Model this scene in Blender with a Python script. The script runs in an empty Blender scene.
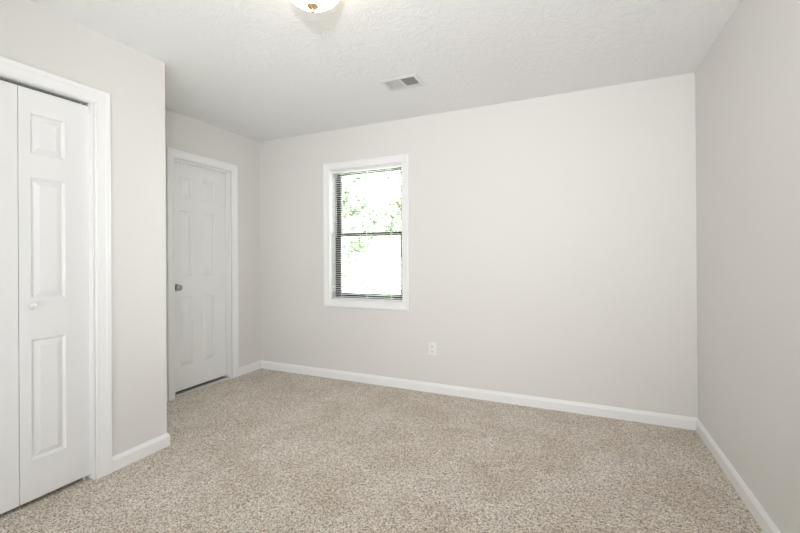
import bpy, bmesh, math, random
import numpy as np
from mathutils import Vector, Matrix

C = bpy.context.scene.collection
PI = math.pi

# ---------------------------------------------------------------- camera
F_PX, YAW, CYP, ROLL, PIT = 398.756, 0.4224, 255.06, -0.0065, 0.0015
cam_d = bpy.data.cameras.new('camera')
cam = bpy.data.objects.new('camera', cam_d); C.objects.link(cam)
cam_d.sensor_width = 36.0
cam_d.lens = F_PX * 36 / 800
cam_d.shift_y = -(266.5 - CYP) / 800
cam_d.clip_start = 0.02
cam.matrix_world = (Matrix.Translation((0, 0, 1.2018)) @ Matrix.Rotation(YAW, 4, 'Z')
                    @ Matrix.Rotation(PI / 2 + PIT, 4, 'X') @ Matrix.Rotation(ROLL, 4, 'Z'))
bpy.context.scene.camera = cam

# ---------------------------------------------------------------- world
w = bpy.data.worlds.new('sky'); bpy.context.scene.world = w
w.use_nodes = True
wn = w.node_tree; wn.nodes.clear()
sky = wn.nodes.new('ShaderNodeTexSky'); sky.sky_type = 'NISHITA'
sky.sun_elevation = math.radians(52); sky.sun_rotation = math.radians(200)
sky.sun_disc = False; sky.air_density = 1.2; sky.dust_density = 3.0
hsv = wn.nodes.new('ShaderNodeHueSaturation'); hsv.inputs['Saturation'].default_value = 0.25
bg = wn.nodes.new('ShaderNodeBackground'); bg.inputs['Strength'].default_value = 4.2
wo = wn.nodes.new('ShaderNodeOutputWorld')
wn.links.new(sky.outputs[0], hsv.inputs['Color']); wn.links.new(hsv.outputs[0], bg.inputs[0])
wn.links.new(bg.outputs[0], wo.inputs[0])

# ---------------------------------------------------------------- lights
def light(name, kind, loc, power, color=(1, 1, 1), size=0.1, rot=None):
    d = bpy.data.lights.new(name, kind); d.energy = power; d.color = color
    if kind == 'POINT': d.shadow_soft_size = size
    if kind == 'SUN': d.angle = size
    o = bpy.data.objects.new(name, d); C.objects.link(o); o.location = loc
    if rot: o.rotation_euler = rot
    return o
sun = light('sun', 'SUN', (-6, -6, 9), 10.0, (1.0, 0.98, 0.94), 0.01)
sun.rotation_euler = Vector((-0.35, 0.55, -0.85)).to_track_quat('-Z', 'Y').to_euler()
flash = light('camera_flash', 'SPOT', (-0.14, -0.12, 1.79), 116.0, (0.985, 0.99, 1.0))
flash.data.shadow_soft_size = 0.035; flash.data.spot_size = math.radians(115); flash.data.spot_blend = 1.0
flash.rotation_euler = Vector((-0.28, 1.0, 0.10)).to_track_quat('-Z', 'Y').to_euler()
# unseen soft fill lamp added behind the camera to even out the room
soft = light('rear_fill', 'AREA', (-0.85, -0.98, 1.15), 43.0, (0.96, 0.98, 1.0))
soft.data.shape = 'RECTANGLE'; soft.data.size = 2.6; soft.data.size_y = 1.9; soft.data.spread = math.radians(120)
soft.rotation_euler = Vector((-0.25, 1.0, 0.30)).to_track_quat('-Z', 'Y').to_euler()

vs = bpy.context.scene.view_settings
vs.view_transform = 'Standard'; vs.look = 'None'; vs.gamma = 1.0; vs.use_curve_mapping = False
vs.exposure = 0.04

# ---------------------------------------------------------------- room numbers
H = 2.44
R, D = 0.730, 3.3098
LC, LD = -2.4028, -3.142          # face of the closet wall, face of the wall with the hinged door
CY = 1.7064                       # closet corner
REAR = -1.05
WT = 0.12

# ---------------------------------------------------------------- helpers
def srgb(r, g, b):
    f = lambda c: (c / 255 / 12.92) if c / 255 <= 0.04045 else ((c / 255 + 0.055) / 1.055) ** 2.4
    return (f(r), f(g), f(b), 1)

def mat(name, color, rough=0.5, metal=0.0, bump=None, **kw):
    m = bpy.data.materials.new(name); m.use_nodes = True
    nt = m.node_tree; b = nt.nodes['Principled BSDF']
    b.inputs['Base Color'].default_value = color
    b.inputs['Roughness'].default_value = rough; b.inputs['Metallic'].default_value = metal
    for k, v in kw.items(): b.inputs[k].default_value = v
    tc = nt.nodes.new('ShaderNodeTexCoord')
    n = nt.nodes.new('ShaderNodeTexNoise'); nt.links.new(tc.outputs['Object'], n.inputs['Vector'])
    scale, strength, dist = bump or (140.0, 0.04, 0.0005)
    n.inputs['Scale'].default_value = scale; n.inputs['Detail'].default_value = 3
    bp = nt.nodes.new('ShaderNodeBump'); bp.inputs['Strength'].default_value = strength
    bp.inputs['Distance'].default_value = dist
    nt.links.new(n.outputs['Fac'], bp.inputs['Height']); nt.links.new(bp.outputs[0], b.inputs['Normal'])
    # faint mottling of the colour
    mx = nt.nodes.new('ShaderNodeMix'); mx.data_type = 'RGBA'
    n2 = nt.nodes.new('ShaderNodeTexNoise'); n2.inputs['Scale'].default_value = 2.0
    nt.links.new(tc.outputs['Object'], n2.inputs['Vector']); nt.links.new(n2.outputs['Fac'], mx.inputs['Factor'])
    mx.inputs[6].default_value = tuple(c * 0.985 for c in color[:3]) + (1,)
    mx.inputs[7].default_value = tuple(min(1, c * 1.01) for c in color[:3]) + (1,)
    nt.links.new(mx.outputs[2], b.inputs['Base Color'])
    return m

M = {}
M['wall'] = mat('wall_paint', (0.768, 0.750, 0.724, 1), 0.6, bump=(260, 0.10, 0.0006))
M['trim'] = mat('trim_paint', (0.91, 0.91, 0.905, 1), 0.35)
M['door'] = mat('door_paint', (0.88, 0.88, 0.875, 1), 0.38, bump=(90, 0.05, 0.0006))
M['plastic'] = mat('white_plastic', (0.86, 0.86, 0.85, 1), 0.3)
M['slot'] = mat('dark_slot', (0.03, 0.03, 0.03, 1), 0.6)
M['bronze'] = mat('dark_bronze_frame', (0.055, 0.055, 0.045, 1), 0.45)
M['nickel'] = mat('aged_nickel', (0.42, 0.38, 0.32, 1), 0.25, 1.0)
M['steel'] = mat('galvanised_steel', (0.62, 0.65, 0.66, 1), 0.35, 1.0)
M['brass'] = mat('brushed_brass', (0.78, 0.58, 0.34, 1), 0.3, 1.0)
M['vent'] = mat('vent_enamel', (0.80, 0.79, 0.77, 1), 0.45)
M['duct'] = mat('duct_dark', (0.085, 0.045, 0.02, 1), 0.8)
M['slat'] = mat('blind_slat', (0.90, 0.90, 0.88, 1), 0.4)
M['threshold'] = mat('threshold_metal', (0.62, 0.60, 0.57, 1), 0.35, 0.6)
M['bark'] = mat('bark', (0.20, 0.15, 0.11, 1), 0.9, bump=(18, 0.7, 0.02))
M['siding'] = mat('siding_white', (0.75, 0.76, 0.76, 1), 0.6)

def ceiling_mat():
    m = bpy.data.materials.new('textured_ceiling'); m.use_nodes = True
    nt = m.node_tree; L = nt.links; b = nt.nodes['Principled BSDF']
    b.inputs['Base Color'].default_value = (0.89, 0.89, 0.885, 1); b.inputs['Roughness'].default_value = 0.8
    tc = nt.nodes.new('ShaderNodeTexCoord')
    mp = nt.nodes.new('ShaderNodeMapping'); mp.inputs['Scale'].default_value = (1.0, 1.0, 1.0)
    L.new(tc.outputs['Object'], mp.inputs['Vector'])
    d = nt.nodes.new('ShaderNodeTexNoise'); d.inputs['Scale'].default_value = 3.0; d.inputs['Detail'].default_value = 2
    L.new(mp.outputs[0], d.inputs['Vector'])
    mixv = nt.nodes.new('ShaderNodeVectorMath'); mixv.operation = 'MULTIPLY_ADD'
    L.new(d.outputs['Color'], mixv.inputs[0]); mixv.inputs[1].default_value = (0.28, 0.28, 0.28)
    L.new(mp.outputs[0], mixv.inputs[2])
    v = nt.nodes.new('ShaderNodeTexNoise'); v.inputs['Scale'].default_value = 9.0
    v.inputs['Detail'].default_value = 3; v.inputs['Roughness'].default_value = 0.55
    v.inputs['Distortion'].default_value = 1.6
    L.new(mixv.outputs[0], v.inputs['Vector'])
    s = nt.nodes.new('ShaderNodeMath'); s.operation = 'SUBTRACT'; s.inputs[1].default_value = 0.5
    L.new(v.outputs['Fac'], s.inputs[0])
    a = nt.nodes.new('ShaderNodeMath'); a.operation = 'ABSOLUTE'; L.new(s.outputs[0], a.inputs[0])
    rr = nt.nodes.new('ShaderNodeMapRange'); L.new(a.outputs[0], rr.inputs['Value'])
    rr.inputs['From Min'].default_value = 0.0; rr.inputs['From Max'].default_value = 0.07
    rr.inputs['To Min'].default_value = 1.0; rr.inputs['To Max'].default_value = 0.0
    f = nt.nodes.new('ShaderNodeTexNoise'); f.inputs['Scale'].default_value = 90.0
    L.new(tc.outputs['Object'], f.inputs['Vector'])
    ad = nt.nodes.new('ShaderNodeMath'); ad.operation = 'MULTIPLY_ADD'
    L.new(f.outputs['Fac'], ad.inputs[0]); ad.inputs[1].default_value = 0.15; L.new(rr.outputs[0], ad.inputs[2])
    bp = nt.nodes.new('ShaderNodeBump'); bp.inputs['Strength'].default_value = 0.32; bp.inputs['Distance'].default_value = 0.004
    L.new(ad.outputs[0], bp.inputs['Height']); L.new(bp.outputs[0], b.inputs['Normal'])
    return m
M['ceiling'] = ceiling_mat()

def carpet_mat():
    m = bpy.data.materials.new('beige_carpet'); m.use_nodes = True
    nt = m.node_tree; L = nt.links; b = nt.nodes['Principled BSDF']
    b.inputs['Roughness'].default_value = 0.95
    b.inputs['Sheen Weight'].default_value = 0.15; b.inputs['Sheen Roughness'].default_value = 0.6
    tc = nt.nodes.new('ShaderNodeTexCoord')
    n = nt.nodes.new('ShaderNodeTexNoise'); n.inputs['Scale'].default_value = 75.0
    n.inputs['Detail'].default_value = 3; n.inputs['Roughness'].default_value = 0.75
    L.new(tc.outputs['Object'], n.inputs['Vector'])
    vo = nt.nodes.new('ShaderNodeTexVoronoi'); vo.inputs['Scale'].default_value = 205.0
    L.new(tc.outputs['Object'], vo.inputs['Vector'])
    sp = nt.nodes.new('ShaderNodeSeparateColor'); L.new(vo.outputs['Color'], sp.inputs[0])
    av = nt.nodes.new('ShaderNodeMix'); av.inputs['Factor'].default_value = 0.5
    L.new(n.outputs['Fac'], av.inputs[2]); L.new(sp.outputs[0], av.inputs[3])
    cr = nt.nodes.new('ShaderNodeValToRGB'); L.new(av.outputs[0], cr.inputs[0])
    e = cr.color_ramp.elements
    e[0].position = 0.22; e[0].color = (0.17, 0.13, 0.09, 1)
    e[1].position = 0.74; e[1].color = (0.95, 0.885, 0.80, 1)
    k = e.new(0.38); k.color = (0.45, 0.38, 0.31, 1)
    k = e.new(0.52); k.color = (0.70, 0.63, 0.55, 1)
    # worn and brushed patches in the pile
    p = nt.nodes.new('ShaderNodeTexNoise'); p.inputs['Scale'].default_value = 3.2
    p.inputs['Detail'].default_value = 4; p.inputs['Distortion'].default_value = 0.6
    L.new(tc.outputs['Object'], p.inputs['Vector'])
    mr = nt.nodes.new('ShaderNodeMapRange'); L.new(p.outputs['Fac'], mr.inputs['Value'])
    mr.inputs['From Min'].default_value = 0.35; mr.inputs['From Max'].default_value = 0.65
    mr.inputs['To Min'].default_value = 0.0; mr.inputs['To Max'].default_value = 1.0
    mx = nt.nodes.new('ShaderNodeMix'); mx.data_type = 'RGBA'; mx.blend_type = 'MULTIPLY'
    mx.inputs['Factor'].default_value = 1.0
    tint = nt.nodes.new('ShaderNodeMix'); tint.data_type = 'RGBA'
    L.new(mr.outputs[0], tint.inputs['Factor'])
    tint.inputs[6].default_value = (0.86, 0.83, 0.78, 1); tint.inputs[7].default_value = (1.0, 1.0, 1.0, 1)
    L.new(cr.outputs[0], mx.inputs[6]); L.new(tint.outputs[2], mx.inputs[7])
    L.new(mx.outputs[2], b.inputs['Base Color'])
    bp = nt.nodes.new('ShaderNodeBump'); bp.inputs['Strength'].default_value = 0.7; bp.inputs['Distance'].default_value = 0.006
    L.new(n.outputs['Fac'], bp.inputs['Height']); L.new(bp.outputs[0], b.inputs['Normal'])
    return m
M['carpet'] = carpet_mat()

def glass_mat():
    m = bpy.data.materials.new('window_glass'); m.use_nodes = True
    nt = m.node_tree; nt.nodes.clear()
    o = nt.nodes.new('ShaderNodeOutputMaterial'); mx = nt.nodes.new('ShaderNodeMixShader')
    t = nt.nodes.new('ShaderNodeBsdfTransparent'); t.inputs[0].default_value = (0.95, 0.97, 0.955, 1)
    g = nt.nodes.new('ShaderNodeBsdfGlossy'); g.inputs['Roughness'].default_value = 0.02
    fr = nt.nodes.new('ShaderNodeFresnel'); fr.inputs[0].default_value = 1.45
    nt.links.new(fr.outputs[0], mx.inputs[0]); nt.links.new(t.outputs[0], mx.inputs[1])
    nt.links.new(g.outputs[0], mx.inputs[2]); nt.links.new(mx.outputs[0], o.inputs[0])
    return m
M['glass'] = glass_mat()

def leaf_mat(name, c1, c2):
    m = bpy.data.materials.new(name); m.use_nodes = True
    nt = m.node_tree; L = nt.links; b = nt.nodes['Principled BSDF']
    b.inputs['Roughness'].default_value = 0.5
    tc = nt.nodes.new('ShaderNodeTexCoord'); n = nt.nodes.new('ShaderNodeTexNoise')
    n.inputs['Scale'].default_value = 3.0; L.new(tc.outputs['Object'], n.inputs['Vector'])
    mx = nt.nodes.new('ShaderNodeMix'); mx.data_type = 'RGBA'; L.new(n.outputs['Fac'], mx.inputs['Factor'])
    mx.inputs[6].default_value = c1; mx.inputs[7].default_value = c2
    L.new(mx.outputs[2], b.inputs['Base Color'])
    tr = nt.nodes.new('ShaderNodeBsdfTranslucent'); L.new(mx.outputs[2], tr.inputs[0])
    ms = nt.nodes.new('ShaderNodeMixShader'); ms.inputs[0].default_value = 0.4
    L.new(b.outputs[0], ms.inputs[1]); L.new(tr.outputs[0], ms.inputs[2])
    L.new(ms.outputs[0], nt.nodes['Material Output'].inputs[0])
    return m
M['leaf'] = leaf_mat('leaves', (0.26, 0.33, 0.225, 1), (0.42, 0.47, 0.375, 1))
M['grass'] = mat('pale_ground', (0.62, 0.66, 0.55, 1), 0.9, bump=(25, 0.5, 0.02))

def emissive_glass():
    m = bpy.data.materials.new('lit_frosted_glass'); m.use_nodes = True
    nt = m.node_tree; b = nt.nodes['Principled BSDF']
    b.inputs['Base Color'].default_value = (0.95, 0.93, 0.88, 1); b.inputs['Roughness'].default_value = 0.25
    b.inputs['Emission Color'].default_value = (1.0, 0.86, 0.68, 1); b.inputs['Emission Strength'].default_value = 8.5
    return m
M['lit_glass'] = emissive_glass()

def link(name, bm, m, parent=None, smooth=False, bevel=0.0):
    bmesh.ops.recalc_face_normals(bm, faces=bm.faces)
    me = bpy.data.meshes.new(name); bm.to_mesh(me); bm.free()
    me.materials.append(m)
    o = bpy.data.objects.new(name, me); C.objects.link(o)
    if parent: o.parent = parent
    if smooth:
        for p in me.polygons: p.use_smooth = True
    if bevel:
        b = o.modifiers.new('bevel', 'BEVEL'); b.width = bevel; b.segments = 2; b.limit_method = 'ANGLE'
        b.angle_limit = math.radians(40)
    return o

def tag(o, label=None, cat=None, group=None, kind=None):
    if label: o['label'] = label
    if cat: o['category'] = cat
    if group: o['group'] = group
    if kind: o['kind'] = kind
    return o

def empty(name, loc, label, cat, group=None, kind=None):
    o = bpy.data.objects.new(name, None); C.objects.link(o); o.location = loc
    o.empty_display_size = 0.1
    return tag(o, label, cat, group, kind)

def rebase(children, parent):
    # children were modelled in room coordinates; express them relative to the parent's base
    for c in children:
        c.data.transform(Matrix.Translation(-Vector(parent.location)))

def box(bm, a, b):
    x0, y0, z0 = (min(a[i], b[i]) for i in range(3)); x1, y1, z1 = (max(a[i], b[i]) for i in range(3))
    vs_ = [bm.verts.new(p) for p in ((x0, y0, z0), (x1, y0, z0), (x1, y1, z0), (x0, y1, z0),
                                     (x0, y0, z1), (x1, y0, z1), (x1, y1, z1), (x0, y1, z1))]
    for f in ((0, 3, 2, 1), (4, 5, 6, 7), (0, 1, 5, 4), (1, 2, 6, 5), (2, 3, 7, 6), (3, 0, 4, 7)):
        bm.faces.new([vs_[i] for i in f])
    return vs_

def slab(bm, P, us, vs_, holes, t0, t1):
    """plate on a grid us x vs with rectangular holes; P(u,v,t) gives the 3D point, t0 front, t1 back"""
    us = sorted(set(us + [h[0] for h in holes] + [h[1] for h in holes]))
    vv = sorted(set(vs_ + [h[2] for h in holes] + [h[3] for h in holes]))
    cache = {}
    def V(i, j, t):
        k = (i, j, t)
        if k not in cache: cache[k] = bm.verts.new(P(us[i], vv[j], t))
        return cache[k]
    def solid(i, j):
        if i < 0 or j < 0 or i >= len(us) - 1 or j >= len(vv) - 1: return False
        cu, cv = (us[i] + us[i + 1]) / 2, (vv[j] + vv[j + 1]) / 2
        return not any(h[0] < cu < h[1] and h[2] < cv < h[3] for h in holes)
    for i in range(len(us) - 1):
        for j in range(len(vv) - 1):
            if not solid(i, j): continue
            bm.faces.new([V(i, j, t0), V(i + 1, j, t0), V(i + 1, j + 1, t0), V(i, j + 1, t0)])
            bm.faces.new([V(i, j, t1), V(i, j + 1, t1), V(i + 1, j + 1, t1), V(i + 1, j, t1)])
            for (di, dj, a, b) in ((-1, 0, (i, j), (i, j + 1)), (1, 0, (i + 1, j), (i + 1, j + 1)),
                                   (0, -1, (i, j), (i + 1, j)), (0, 1, (i, j + 1), (i + 1, j + 1))):
                if not solid(i + di, j + dj):
                    bm.faces.new([V(*a, t0), V(*b, t0), V(*b, t1), V(*a, t1)])

def loft(bm, rings, closed_ring=True, cap=False):
    vr = [[bm.verts.new(p) for p in r] for r in rings]
    for a, b in zip(vr, vr[1:]):
        n = len(a); rng = range(n) if closed_ring else range(n - 1)
        for i in rng:
            bm.faces.new([a[i], a[(i + 1) % n], b[(i + 1) % n], b[i]])
    if cap:
        bm.faces.new(vr[0]); bm.faces.new(vr[-1])
    return vr

def lathe(bm, prof, origin, axis='Z', n=48, sign=1):
    """profile of (radius, height) turned about an axis through origin"""
    ox, oy, oz = origin; rings = []
    for r, h in prof:
        ring = []
        for k in range(n):
            a = 2 * PI * k / n; x, y = max(r, 1e-5) * math.cos(a), max(r, 1e-5) * math.sin(a)
            if axis == 'Z': ring.append((ox + x, oy + y, oz + h * sign))
            elif axis == 'X': ring.append((ox + h * sign, oy + x, oz + y))
            else: ring.append((ox + x, oy + h * sign, oz + y))
        rings.append(ring)
    loft(bm, rings, cap=True)

CASING = [(0.0, 0.0), (0.0, 0.009), (0.004, 0.0115), (0.010, 0.0115), (0.013, 0.0100), (0.030, 0.0120),
          (0.044, 0.0140), (0.048, 0.0170), (0.066, 0.0180), (0.0695, 0.0165), (0.070, 0.0)]
def casing(bm, P, u0, u1, v0, v1, width=0.07, bottom=True, floor=0.0):
    """moulding swept round an opening with mitred corners; P(u,v,t)"""
    rings = []
    for w_, t in CASING:
        w_ = w_ * width / 0.07
        if bottom:
            rings.append([P(u0 - w_, v0 - w_, t), P(u0 - w_, v1 + w_, t), P(u1 + w_, v1 + w_, t), P(u1 + w_, v0 - w_, t)])
        else:
            rings.append([P(u0 - w_, floor, t), P(u0 - w_, v1 + w_, t), P(u1 + w_, v1 + w_, t), P(u1 + w_, floor, t)])
    rings.append(rings[0])
    vr = loft(bm, rings, closed_ring=bottom)
    bmesh.ops.remove_doubles(bm, verts=bm.verts, dist=1e-5)
    if not bottom:
        for idx in (0, 3):
            bmesh.ops.holes_fill(bm, edges=bm.edges, sides=0)

# ---------------------------------------------------------------- room shell
def structure(name, bm, m, label=None):
    o = link(name, bm, m); tag(o, label, None, None, 'structure'); return o

HALL = -4.35
# openings
CL0, CL1, CLT = 0.086, 1.2945, 2.050        # closet opening (Y range, head)
DR0, DR1, DRT = 2.298, 2.9120, 2.046        # hinged door opening
WX0, WX1, WZ0, WZ1 = -2.247, -1.460, 0.772, 2.052   # window opening in the back wall
VX0, VX1, VY0, VY1 = -1.262, -1.032, 2.543, 2.693   # ceiling vent opening

bm = bmesh.new(); slab(bm, lambda u, v, t: (u, v, t), [HALL - WT, R + WT], [REAR - WT, D + WT], [], 0.0, -0.10)
structure('floor', bm, M['carpet'], 'speckled beige carpet over the whole floor')
bm = bmesh.new(); slab(bm, lambda u, v, t: (u, v, t), [HALL - WT, R + WT], [REAR - WT, D + WT], [(VX0, VX1, VY0, VY1)], H, H + 0.012)
structure('ceiling', bm, M['ceiling'], 'white ceiling with swirled brush texture')
bm = bmesh.new(); slab(bm, lambda u, v, t: (u, D + t, v), [HALL - WT, R + WT], [0, H], [(WX0, WX1, WZ0, WZ1)], 0.0, WT + 0.03)
structure('wall_back', bm, M['wall'], 'greige painted wall with the window')
bm = bmesh.new(); slab(bm, lambda u, v, t: (R + t, u, v), [REAR - WT, D], [0, H], [], 0.0, WT)
structure('wall_right', bm, M['wall'], 'bare greige painted wall on the right')
bm = bmesh.new(); slab(bm, lambda u, v, t: (LD - t, u, v), [REAR - WT, D], [0, H], [(DR0, DR1, 0, DRT)], 0.0, WT)
structure('wall_left', bm, M['wall'], 'greige wall around the narrow panelled door')
bm = bmesh.new()
slab(bm, lambda u, v, t: (LC - t, u, v), [REAR, CY], [0, H], [(CL0, CL1, 0, CLT)], 0.0, 0.10)
box(bm, (LC - 0.10, CY - 0.10, 0), (LD, CY, H))
bmesh.ops.remove_doubles(bm, verts=bm.verts, dist=1e-5)
structure('wall_closet', bm, M['wall'], 'greige wall around the white folding closet doors')
bm = bmesh.new(); slab(bm, lambda u, v, t: (u, REAR - t, v), [LD, R], [0, H], [], 0.0, WT)
structure('wall_rear', bm, M['wall'], 'greige wall behind the camera')
bm = bmesh.new()
box(bm, (HALL - WT, 1.6, 0), (HALL, D, H)); box(bm, (HALL, 1.6, 0), (LD - WT, 1.72, H))
structure('wall_hall', bm, M['wall'], 'wall of the dark space behind the narrow door')

# baseboards, each run mitred into its neighbour
BASE = [(0.0, 0.0), (0.013, 0.0), (0.013, 0.060), (0.0125, 0.062), (0.0065, 0.075), (0.0055, 0.080), (0.003, 0.083), (0.0, 0.083)]
def base_run(name, pts, i, label):
    """segment i of a polyline whose room side lies to the left of travel"""
    def nrm(a, b):
        d = Vector((b[0] - a[0], b[1] - a[1])).normalized(); return Vector((-d.y, d.x))
    def off(k, t):
        ns = []
        if k > 0: ns.append(nrm(pts[k - 1], pts[k]))
        if k < len(pts) - 1: ns.append(nrm(pts[k], pts[k + 1]))
        if len(ns) == 1: o = ns[0]
        else: o = (ns[0] + ns[1]) / (1 + ns[0].dot(ns[1]))
        return Vector(pts[k]) + o * t
    bm = bmesh.new()
    r0 = [(*off(i, t), z) for t, z in BASE]; r1 = [(*off(i + 1, t), z) for t, z in BASE]
    loft(bm, [r0, r1], cap=True)
    return structure(name, bm, M['trim'], label)
CW = 0.07
P1 = [(LC, CL0 - 0.005 - 0.073), (LC, REAR), (R, REAR), (R, D), (LD, D), (LD, DR1 + 0.008 + CW)]
for i, (nm, lb) in enumerate([('baseboard_closet_side', 'white baseboard left of the closet'), ('baseboard_rear', 'white baseboard on the rear wall'),
                              ('baseboard_right', 'white baseboard along the right wall'), ('baseboard_back', 'long white baseboard under the window'),
                              ('baseboard_left', 'short white baseboard right of the narrow door')]):
    base_run(nm, P1, i, lb)
P2 = [(LD, DR0 - 0.005 - 0.062), (LD, CY), (LC, CY), (LC, CL1 + 0.0045 + 0.073)]
for i, (nm, lb) in enumerate([('baseboard_alcove', 'white baseboard left of the narrow door'), ('baseboard_return', 'white baseboard on the closet end wall'),
                              ('baseboard_closet', 'white baseboard right of the closet')]):
    base_run(nm, P2, i, lb)

# ---------------------------------------------------------------- panelled door leaf
def panel_leaf(bm, P, u0, u1, v0, v1, panels, thick, bw=0.030):
    # front skin with holes, back plate and edges
    us = sorted({u0, u1} | {p[0] for p in panels} | {p[1] for p in panels})
    vv = sorted({v0, v1} | {p[2] for p in panels} | {p[3] for p in panels})
    cache = {}
    def V(u, v, t):
        k = (round(u, 5), round(v, 5), round(t, 5))
        if k not in cache: cache[k] = bm.verts.new(P(u, v, t))
        return cache[k]
    for i in range(len(us) - 1):
        for j in range(len(vv) - 1):
            cu, cv = (us[i] + us[i + 1]) / 2, (vv[j] + vv[j + 1]) / 2
            q = [(us[i], vv[j]), (us[i + 1], vv[j]), (us[i + 1], vv[j + 1]), (us[i], vv[j + 1])]
            bm.faces.new([V(*a, -thick) for a in q])
            if any(p[0] < cu < p[1] and p[2] < cv < p[3] for p in panels): continue
            bm.faces.new([V(*a, 0) for a in q])
    for a, b in zip(us, us[1:]):
        for v in (v0, v1): bm.faces.new([V(a, v, 0), V(b, v, 0), V(b, v, -thick), V(a, v, -thick)])
    for a, b in zip(vv, vv[1:]):
        for u in (u0, u1): bm.faces.new([V(u, a, 0), V(u, b, 0), V(u, b, -thick), V(u, a, -thick)])
    for (a, b, c, d) in panels:
        prof = [(0, 0), (0.003, -0.005), (0.007, -0.009), (0.010, -0.0115), (0.013, -0.0115), (bw, -0.0015), (bw + 0.002, -0.001)]
        rings = [[P(a + o, c + o, t), P(b - o, c + o, t), P(b - o, d - o, t), P(a + o, d - o, t)] for o, t in prof]
        vr = loft(bm, rings)
        bm.faces.new(vr[-1])
    bmesh.ops.remove_doubles(bm, verts=bm.verts, dist=1e-5)

# closet: two folding pairs, jambs, casing and track
LFX = LC - 0.035
Pcl = lambda u, v, t: (LFX + t, u, v)
def jambs(name, x0, x1, y0, y1, top, thick, stop=None, label=None):
    """frame lining a door opening, front edge at x1"""
    bm = bmesh.new()
    box(bm, (x0, y0 - thick, 0), (x1, y0, top + thick)); box(bm, (x0, y1, 0), (x1, y1 + thick, top + thick))
    box(bm, (x0, y0, top), (x1, y1, top + thick))
    if stop:
        s0, s1, st = stop
        box(bm, (s0, y0, 0), (s1, y0 + st, top)); box(bm, (s0, y1 - st, 0), (s1, y1, top)); box(bm, (s0, y0 + st, top - st), (s1, y1 - st, top))
    return bm

J = 0.0005
bm = jambs('j', LC - 0.0995, LC, CL0 + J, CL1 - J, CLT - J, -0.006)
casing(bm, lambda u, v, t: (LC + t, u, v), CL0 - 0.005, CL1 + 0.0045, 0, CLT - 0.004, width=0.073, bottom=False)
structure('trim_1', bm, M['trim'], 'white moulded casing and jambs around the closet opening')

LW = 0.302
def folding_pair(name, ys, knob_y, label):
    root = empty(name, (LFX - 0.0175, (ys[0] + ys[-1] + LW) / 2, 0.0), label, None, None, 'structure')
    kids = []
    for k, y0 in enumerate(ys):
        bm = bmesh.new()
        pn = [(y0 + 0.045, y0 + 0.189, c, d) for c, d in ((0.214, 0.802), (0.996, 1.596), (1.712, 1.910))]
        panel_leaf(bm, Pcl, y0, y0 + LW, 0.022, 2.0275, pn, 0.034, bw=0.036)
        lf = link('door_leaf', bm, M['door'], root, bevel=0.0015); kids.append(lf)
    bm = bmesh.new()
    lathe(bm, [(0.0, 0.0), (0.0085, 0.0), (0.0085, 0.008), (0.0075, 0.013), (0.010, 0.016), (0.0155, 0.020), (0.0175, 0.025),
               (0.016, 0.030), (0.010, 0.0335), (0.0, 0.0345)], (LFX, knob_y, 0.970), 'X', 32)
    kids.append(link('knob', bm, M['plastic'], root, smooth=True))
    bm = bmesh.new()
    for yy in (ys[0] + 0.02, ys[-1] + LW - 0.03):
        lathe(bm, [(0.004, 0), (0.004, 0.012)], (LFX - 0.017, yy, 2.0272), 'Z', 12)
    kids.append(link('track_pin', bm, M['plastic'], root))
    bm = bmesh.new()
    for yy in ((ys[0] + 0.012, ys[-1] + LW - 0.030)):
        box(bm, (LFX - 0.024, yy, 0.004), (LFX - 0.006, yy + 0.006, 0.0225))
        box(bm, (LFX - 0.022, yy + 0.0, 0.0), (LFX - 0.008, yy + 0.018, 0.004))
    kids.append(link('pivot_bracket', bm, M['plastic'], root))
    rebase(kids, root)
    return root
yR = CL1 - 0.003 - LW
folding_pair('door_1', [yR - LW - 0.0025, yR], yR + 0.042, 'white folding closet door pair with small round knob')
folding_pair('door_3', [CL0 + 0.003, CL0 + 0.003 + LW + 0.0025], CL0 + 2 * LW - 0.050, 'white folding closet door pair at the far left of the closet')

bm = bmesh.new()
ty0, ty1 = CL0 + 0.008, CL1 - 0.008
box(bm, (LFX - 0.032, ty0, CLT - 0.0065), (LFX - 0.002, ty1, CLT - 0.0085 - 0.001))
box(bm, (LFX - 0.003, ty0, CLT - 0.0135), (LFX - 0.002, ty1, CLT - 0.0065))
box(bm, (LFX - 0.032, ty0, CLT - 0.0135), (LFX - 0.031, ty1, CLT - 0.0065))
t = link('closet_door_track', bm, M['steel'])
tag(t, 'thin metal track under the closet door head', 'door track')

# ---------------------------------------------------------------- hinged six-panel door
DX = LD - 0.058
bm = jambs('j', LD - WT + 0.0005, LD, DR0 + J, DR1 - J, DRT - J, -0.008 + 0.002, None)
casing(bm, lambda u, v, t: (LD + t, u, v), DR0 + 0.006, DR1 + 0.012, 0, DRT + 0.006, width=0.066, bottom=False)
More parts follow.
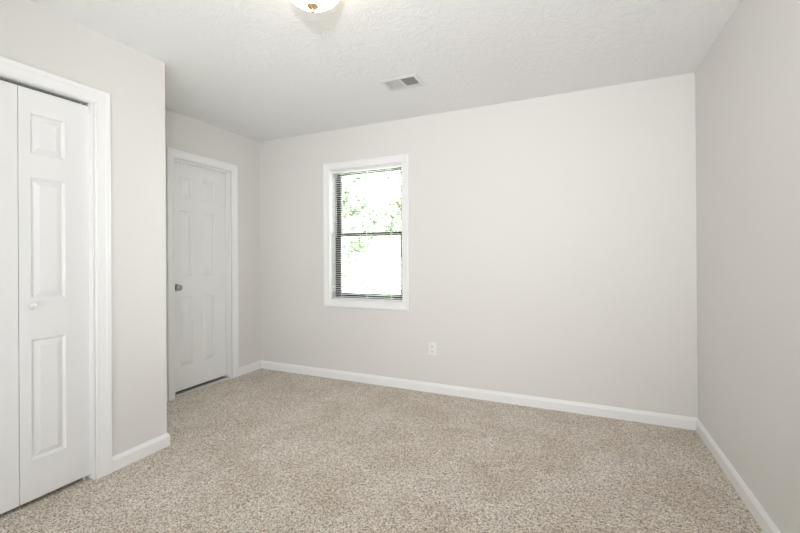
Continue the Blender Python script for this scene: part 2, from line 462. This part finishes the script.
# stop on the room side of the slab
s0, s1, st = DX + 0.001, DX + 0.034, 0.010
box(bm, (s0, DR0, 0), (s1, DR0 + st, DRT - 0.006)); box(bm, (s0, DR1 - st, 0), (s1, DR1 - 0.0005, DRT - 0.006))
box(bm, (s0, DR0 + st, DRT - st - 0.006), (s1, DR1 - st, DRT - 0.006))
structure('trim_2', bm, M['trim'], 'white moulded casing, jambs and stops around the narrow door')
root = empty('door_2', (DX - 0.017, (DR0 + DR1) / 2, 0.0), 'closed narrow white door with six raised panels', None, None, 'structure')
dy0, dy1 = DR0 + 0.008, DR1 - 0.0085
pn = []
for (a, b) in ((2.395, 2.528), (2.632, 2.772)):
    for (c, d) in ((0.235, 0.848), (1.030, 1.612), (1.722, 1.918)): pn.append((a, b, c, d))
bm = bmesh.new(); panel_leaf(bm, lambda u, v, t: (DX + t, u, v), dy0, dy1, 0.030, DRT - 0.010, pn, 0.035, bw=0.032)
slabo = link('door_slab', bm, M['door'], root, bevel=0.0015)
KY, KZ = 2.366, 0.936
bm = bmesh.new()
lathe(bm, [(0.0, 0.0), (0.032, 0.0), (0.032, 0.004), (0.028, 0.009), (0.014, 0.011), (0.0, 0.011)], (DX, KY, KZ), 'X', 40)
rose = link('rose', bm, M['nickel'], root, smooth=False)
bm = bmesh.new()
lathe(bm, [(0.0, 0.010), (0.011, 0.010), (0.0105, 0.026), (0.015, 0.028), (0.023, 0.032), (0.0265, 0.039), (0.0255, 0.046),
           (0.020, 0.051), (0.013, 0.053), (0.006, 0.054), (0.0, 0.054)], (DX, KY, KZ), 'X', 40)
knob = link('knob', bm, M['nickel'], root, smooth=True); tag(knob, 'round aged nickel knob')
rebase([slabo, rose, knob], root)
bm = bmesh.new()
loft(bm, [[(LD - 0.105, y, 0.0), (LD - 0.105, y, 0.006), (LD - 0.060, y, 0.013), (LD - 0.030, y, 0.013), (LD - 0.004, y, 0.005), (LD - 0.004, y, 0.0)]
          for y in (DR0 + 0.0065, DR1 - 0.0065)], cap=True)
th = link('threshold', bm, M['threshold']); tag(th, 'low metal threshold strip under the narrow white door', 'threshold')

# ---------------------------------------------------------------- window
win = empty('window_1', ((WX0 + WX1) / 2, D, WZ0), 'window with white casing and dark bronze sashes', None, None, 'structure')
kids = []
bm = bmesh.new()
casing(bm, lambda u, v, t: (u, D - t, v), WX0 + 0.002, WX1 - 0.002, WZ0 + 0.002, WZ1 - 0.002, width=0.066)
kids.append(link('window_casing', bm, M['trim'], win))
RD = 0.090
bm = bmesh.new()
l = 0.008
box(bm, (WX0 + J, D, WZ0 + J), (WX0 + l, D + 0.148, WZ1 - J)); box(bm, (WX1 - l, D, WZ0 + J), (WX1 - J, D + 0.148, WZ1 - J))
box(bm, (WX0 + l, D, WZ1 - l), (WX1 - l, D + 0.148, WZ1 - J)); box(bm, (WX0 + l, D, WZ0 + J), (WX1 - l, D + 0.148, WZ0 + l))
kids.append(link('window_jamb', bm, M['trim'], win))
fx0, fx1, fz0, fz1 = WX0 + l, WX1 - l, WZ0 + l, WZ1 - l
MID = 1.412
def frame(bm, x0, x1, z0, z1, y0, y1, wl, wr, wb, wt):
    slab(bm, lambda u, v, t: (u, t, v), [x0, x1], [z0, z1], [(x0 + wl, x1 - wr, z0 + wb, z1 - wt)], y0, y1)
bm = bmesh.new(); frame(bm, fx0, fx1, fz0, fz1, D + RD, D + RD + 0.055, 0.024, 0.024, 0.024, 0.014)
kids.append(link('window_frame', bm, M['bronze'], win, bevel=0.001))
bm = bmesh.new(); frame(bm, fx0 + 0.024, fx1 - 0.024, fz0 + 0.024, MID + 0.016, D + RD + 0.006, D + RD + 0.026, 0.032, 0.032, 0.028, 0.032)
lower = link('lower_sash', bm, M['bronze'], win, bevel=0.001); kids.append(lower)
bm = bmesh.new(); frame(bm, fx0 + 0.024, fx1 - 0.024, MID - 0.016, fz1 - 0.014, D + RD + 0.029, D + RD + 0.049, 0.032, 0.032, 0.030, 0.018)
upper = link('upper_sash', bm, M['bronze'], win, bevel=0.001); kids.append(upper)
bm = bmesh.new(); box(bm, (fx0 + 0.056, D + RD + 0.015, fz0 + 0.052), (fx1 - 0.056, D + RD + 0.018, MID - 0.016))
pl_ = link('pane', bm, M['glass'], lower); kids.append(pl_)
bm = bmesh.new(); box(bm, (fx0 + 0.056, D + RD + 0.038, MID + 0.014), (fx1 - 0.056, D + RD + 0.041, fz1 - 0.032))
pu = link('pane', bm, M['glass'], upper); kids.append(pu)
rebase(kids, win)

# mini blind
bl = empty('window_blind', ((fx0 + fx1) / 2, D + 0.035, fz1), 'white horizontal mini blind lowered and open inside the window', 'blind')
kids = []
bx0, bx1 = fx0 + 0.004, fx1 - 0.004
yb = D + 0.035
bm = bmesh.new()
loft(bm, [[(x, yb - 0.014, fz1 - 0.026), (x, yb - 0.014, fz1 - 0.0005), (x, yb + 0.014, fz1 - 0.0005), (x, yb + 0.014, fz1 - 0.026)] for x in (bx0, bx1)], cap=True)
kids.append(link('head_rail', bm, M['slat'], bl, bevel=0.001))
bm = bmesh.new()
zs = []; z = fz1 - 0.040
while z > fz0 + 0.020:
    zs.append(z); z -= 0.0214
tilt = math.radians(6)
for z in zs:
    rows = []
    for k in range(6):
        s = k / 5 * 2 - 1; y = yb + s * 0.0125 * math.cos(tilt); zz = z + s * 0.0125 * math.sin(tilt) + 0.0026 * (1 - s * s)
        rows.append([(bx0, y, zz), (bx1, y, zz)])
    top = loft(bm, rows, closed_ring=False)
sl = link('slats', bm, M['slat'], bl, smooth=True)
so = sl.modifiers.new('thickness', 'SOLIDIFY'); so.thickness = 0.0009
kids.append(sl)
bm = bmesh.new(); box(bm, (bx0, yb - 0.012, fz0 + 0.004), (bx1, yb + 0.012, fz0 + 0.014))
kids.append(link('bottom_rail', bm, M['slat'], bl, bevel=0.002))
for x in (bx0 + 0.11, (bx0 + bx1) / 2 + 0.01, bx1 - 0.115):
    bm = bmesh.new()
    for dy in (-0.0135, 0.0135): lathe(bm, [(0.0009, 0), (0.0009, fz1 - fz0 - 0.03)], (x, yb + dy, fz0 + 0.010), 'Z', 6)
    box(bm, (x - 0.003, yb - 0.0142, fz0 + 0.012), (x + 0.003, yb - 0.0138, fz1 - 0.024))
    kids.append(link('ladder_cord', bm, M['slat'], bl))
bm = bmesh.new(); lathe(bm, [(0.003, 0), (0.003, 0.62)], (bx0 + 0.055, yb - 0.022, fz1 - 0.66), 'Z', 8)
lathe(bm, [(0.0015, 0), (0.0015, 0.03)], (bx0 + 0.055, yb - 0.018, fz1 - 0.045), 'Z', 6)
kids.append(link('tilt_wand', bm, M['plastic'], bl, smooth=True))
rebase(kids, bl)

# ---------------------------------------------------------------- ceiling vent
vent = empty('ceiling_vent', ((VX0 + VX1) / 2, (VY0 + VY1) / 2, H), 'white rectangular two-way ceiling register with fine louvres', 'air vent')
kids = []
bm = bmesh.new()
ou = [-1.289, -1.004, 2.519, 2.719]
def rect(a, b, c, d, z): return [(a, c, z), (b, c, z), (b, d, z), (a, d, z)]
loft(bm, [rect(*ou, H - 0.0003), rect(*ou, H - 0.0015), rect(ou[0] + 0.004, ou[1] - 0.004, ou[2] + 0.004, ou[3] - 0.004, H - 0.0045),
          rect(VX0 + 0.001, VX1 - 0.001, VY0 + 0.001, VY1 - 0.001, H - 0.0065), rect(VX0 + 0.001, VX1 - 0.001, VY0 + 0.001, VY1 - 0.001, H + 0.011)])
xm = (VX0 + VX1) / 2
box(bm, (xm - 0.004, VY0 + 0.001, H - 0.0065), (xm + 0.004, VY1 - 0.001, H + 0.010))
kids.append(link('frame', bm, M['vent'], vent))
def louvres(x0, x1, sgn, label):
    n = 9; pitch = (x1 - x0) / n; lean = 0.90 if sgn < 0 else 0.5
    for k in range(n):
        bm = bmesh.new(); xc = x0 + (k + 0.5) * pitch; h = 0.0065 if sgn < 0 else 0.0032
        a = (xc - sgn * h * lean, H - 0.005); b = (xc + sgn * h * lean, H - 0.005 + 2 * h)
        q = 0.0004
        loft(bm, [[(a[0] - q, y, a[1]), (a[0] + q, y, a[1]), (b[0] + q, y, b[1]), (b[0] - q, y, b[1])] for y in (VY0 + 0.001, VY1 - 0.001)], cap=True)
        kids.append(link('louvre', bm, M['vent'], vent))
louvres(VX0 + 0.002, xm - 0.004, 1, '')
louvres(xm + 0.004, VX1 - 0.002, -1, '')
bm = bmesh.new()
for k in range(1, 9):
    y = VY0 + k * (VY1 - VY0) / 9
    box(bm, (VX0 + 0.002, y - 0.0006, H - 0.0062), (VX1 - 0.002, y + 0.0006, H - 0.0046))
kids.append(link('cross_vanes', bm, M['vent'], vent))
bm = bmesh.new()
dz = H + 0.16
loft(bm, [rect(VX0 - 0.001, VX1 + 0.001, VY0 - 0.001, VY1 + 0.001, H + 0.0125), rect(VX0 - 0.001, VX1 + 0.001, VY0 - 0.001, VY1 + 0.001, dz)])
bm.faces.ensure_lookup_table()
f = bm.faces.new([v for v in bm.verts if abs(v.co.z - dz) < 1e-4])
kids.append(link('duct_boot', bm, M['duct'], vent))
rebase(kids, vent)

# ---------------------------------------------------------------- ceiling light
LX, LY = -1.084, 1.474
cl = empty('ceiling_light', (LX, LY, H), 'lit flush-mount ceiling light with frosted glass bowl and brass finial', 'ceiling light')
kids = []
bm = bmesh.new()
lathe(bm, [(0.0, 0.0), (0.138, 0.0), (0.143, 0.005), (0.143, 0.014), (0.130, 0.025), (0.0, 0.025)], (LX, LY, H), 'Z', 64, -1)
kids.append(link('ceiling_pan', bm, M['brass'], cl))
bm = bmesh.new()
prof = []
RB, Z0, DB = 0.130, 0.026, 0.092
for k in range(15):
    a = k / 14 * PI / 2
    prof.append((RB * math.cos(a) ** 1.25 if a < PI / 2 - 1e-6 else 0.0, Z0 + DB * math.sin(a)))
prof = [(RB - 0.004, Z0), ] + prof
lathe(bm, prof, (LX, LY, H), 'Z', 64, -1)
kids.append(link('glass_bowl', bm, M['lit_glass'], cl, smooth=True))
bm = bmesh.new()
zb = Z0 + DB
lathe(bm, [(0.0, zb - 0.004), (0.025, zb - 0.004), (0.026, zb - 0.001), (0.020, zb + 0.004), (0.006, zb + 0.008), (0.005, zb + 0.014),
           (0.0075, zb + 0.018), (0.0075, zb + 0.022), (0.004, zb + 0.027), (0.0, zb + 0.028)], (LX, LY, H), 'Z', 32, -1)
kids.append(link('finial', bm, M['brass'], cl, smooth=True))
rebase(kids, cl)

# ---------------------------------------------------------------- outlet
OX, OZ = -1.182, 0.381
ot = empty('electrical_outlet', (OX, D, OZ), 'white duplex outlet low on the window wall', 'outlet')
kids = []
bm = bmesh.new()
def rr(hx, hz, y): return [(OX - hx, y, OZ - hz), (OX + hx, y, OZ - hz), (OX + hx, y, OZ + hz), (OX - hx, y, OZ + hz)]
loft(bm, [rr(.035, .056, D), rr(.035, .056, D - .002), rr(.032, .053, D - .0055)], cap=True)
kids.append(link('cover_plate', bm, M['plastic'], ot, bevel=0.0008))
for s in (-1, 1):
    bm = bmesh.new(); zc = OZ + s * 0.0195; pts = []
    for k in range(28):
        a = 2 * PI * k / 28
        pts.append((0.0170 * math.cos(a), max(-0.0130, min(0.0130, 0.0170 * math.sin(a)))))
    loft(bm, [[(OX + x, D - .0050, zc + z) for x, z in pts], [(OX + x * .98, D - .0078, zc + z * .98) for x, z in pts]], cap=True)
    rc = link('receptacle', bm, mat('receptacle_plastic', (0.80, 0.80, 0.80, 1), 0.35) if s == -1 else bpy.data.materials['receptacle_plastic'], ot); kids.append(rc)
    bm = bmesh.new()
    box(bm, (OX - .0072, D - .0084, zc - .001), (OX - .0052, D - .0070, zc + .007)); box(bm, (OX + .0052, D - .0084, zc - .0005), (OX + .0072, D - .0070, zc + .0062))
    lathe(bm, [(0.0024, 0.0070), (0.0024, 0.0084)], (OX, D, zc - .0070), 'Y', 12, -1)
    kids.append(link('slots', bm, M['slot'], rc))
bm = bmesh.new(); lathe(bm, [(0.0, 0.0055), (0.0032, 0.0055), (0.0026, 0.0068), (0.0, 0.0070)], (OX, D, OZ), 'Y', 16, -1)
kids.append(link('screw', bm, M['plastic'], ot))
rebase(kids, ot)

# ---------------------------------------------------------------- outside the window
GZ = -0.45
bm = bmesh.new(); box(bm, (-900, D + 0.3, GZ - 0.3), (600, 1500, GZ))
g = link('lawn', bm, M['grass']); tag(g, 'sunlit pale ground outside the window', 'ground', None, 'structure')

def tree(name, base, height, crown_r, seed, label, nleaf=5200, leaf=0.11):
    rnd = random.Random(seed); rng = np.random.default_rng(seed)
    root = empty(name, base, label, 'tree')
    bm = bmesh.new()
    def limb(a, b, r0, r1, n=8, segs=5):
        a, b = Vector(a), Vector(b); d = (b - a).normalized(); s = d.orthogonal().normalized(); q = d.cross(s)
        rings = []
        for k in range(segs + 1):
            f = k / segs; c = a.lerp(b, f) + Vector((rnd.uniform(-1, 1), rnd.uniform(-1, 1), 0)) * r0 * 0.35 * (0 < k < segs)
            r = r0 + (r1 - r0) * f
            rings.append([c + (s * math.cos(2 * PI * i / n) + q * math.sin(2 * PI * i / n)) * r for i in range(n)])
        loft(bm, rings, cap=True)
    th_ = height * 0.45
    limb((0, 0, 0), (0.05, 0, th_), 0.15, 0.10)
    tips = []
    for k in range(11):
        a = 2 * PI * k / 11 + rnd.uniform(-.3, .3); rr_ = crown_r * rnd.uniform(0.45, 0.85)
        tip = Vector((rr_ * math.cos(a), rr_ * math.sin(a), height * rnd.uniform(0.45, 0.95)))
        limb((0.05, 0, th_ * rnd.uniform(0.6, 1.0)), tip, 0.055, 0.015); tips.append(tip)
    tips.append(Vector((0, 0, height * 0.95)))
    link('trunk', bm, M['bark'], root, smooth=True)
    verts = np.zeros((nleaf * 4, 3)); 
    cl_ = []
    for t_ in tips:
        for _ in range(5): cl_.append((np.array(t_) * rnd.uniform(.6, 1.05) + rng.normal(0, crown_r * .16, 3), crown_r * rnd.uniform(.12, .26)))
    for i in range(nleaf):
        c, r = cl_[i % len(cl_)]
        v = rng.normal(0, 1, 3); v /= np.linalg.norm(v); p = c + v * r * rng.uniform(.4, 1) ** .5
        nrm = v + rng.normal(0, .7, 3) + np.array([0, 0, .4]); nrm /= np.linalg.norm(nrm)
        u = np.cross(nrm, rng.normal(0, 1, 3)); u /= np.linalg.norm(u); q = np.cross(nrm, u)
        L_ = leaf * rng.uniform(.6, 1.2); W = L_ * .33
        verts[i * 4:i * 4 + 4] = [p - u * L_ / 2, p + q * W - u * L_ * .05, p + u * L_ / 2, p - q * W - u * L_ * .05]
    me = bpy.data.meshes.new('foliage')
    me.from_pydata(verts.tolist(), [], [[i * 4, i * 4 + 1, i * 4 + 2, i * 4 + 3] for i in range(nleaf)])
    me.materials.append(M['leaf'])
    o = bpy.data.objects.new('foliage', me); C.objects.link(o); o.parent = root
    return root
tree('tree', (-5.7, 9.2, GZ), 4.9, 1.5, 3, 'leafy green tree nearest the window, seen at its upper left', 13000, 0.17)
tree('tree', (-6.0, 14.5, GZ), 7.4, 3.0, 8, 'pale leafy tree seen through the right of the window', 16000, 0.26)
tree('tree', (-14.6, 19.5, GZ), 8.5, 3.6, 15, 'distant leafy tree behind the others at the left of the window', 12000, 0.28)

def shrub(base, rad, height, seed, label, n=3500):
    rng = np.random.default_rng(seed)
    root = empty('shrub', base, label, 'shrub', None)
    bm = bmesh.new()
    for k in range(9):
        a = 2 * PI * k / 9; tip = Vector((rad * .7 * math.cos(a), rad * .7 * math.sin(a), height * .8))
        s_ = Vector((-math.sin(a), math.cos(a), 0)) * 0.012; q = Vector((math.cos(a), math.sin(a), 0)) * 0.012
        loft(bm, [[s_, q, -s_, -q], [tip + s_ * .4, tip + q * .4, tip - s_ * .4, tip - q * .4]], cap=True)
    link('stems', bm, M['bark'], root)
    vts = []
    for i in range(n):
        v = rng.normal(0, 1, 3); v[2] = abs(v[2]); v /= np.linalg.norm(v)
        p = v * np.array([rad, rad, height]) * rng.uniform(.35, 1) ** .4 * (0.86 + 0.14 * math.sin(7 * v[0] + 5 * v[1]))
        nr = v + rng.normal(0, .6, 3); nr /= np.linalg.norm(nr)
        u = np.cross(nr, rng.normal(0, 1, 3)); u /= np.linalg.norm(u); q = np.cross(nr, u); L_ = 0.10 * rng.uniform(.6, 1.2)
        vts += [p - u * L_ / 2, p + q * L_ * .32, p + u * L_ / 2, p - q * L_ * .32]
    me = bpy.data.meshes.new('foliage'); me.from_pydata([tuple(v) for v in vts], [], [[i * 4 + j for j in range(4)] for i in range(n)])
    me.materials.append(M['leaf']); o = bpy.data.objects.new('foliage', me); C.objects.link(o); o.parent = root
shrub((-8.1, 12.4, GZ), 0.95, 1.5, 21, 'rounded pale shrub low at the left of the window')
shrub((-6.0, 11.4, GZ), 0.9, 1.3, 22, 'rounded pale shrub low in the middle of the window')
shrub((-4.0, 10.4, GZ), 0.85, 1.4, 23, 'rounded pale shrub low at the right of the window')
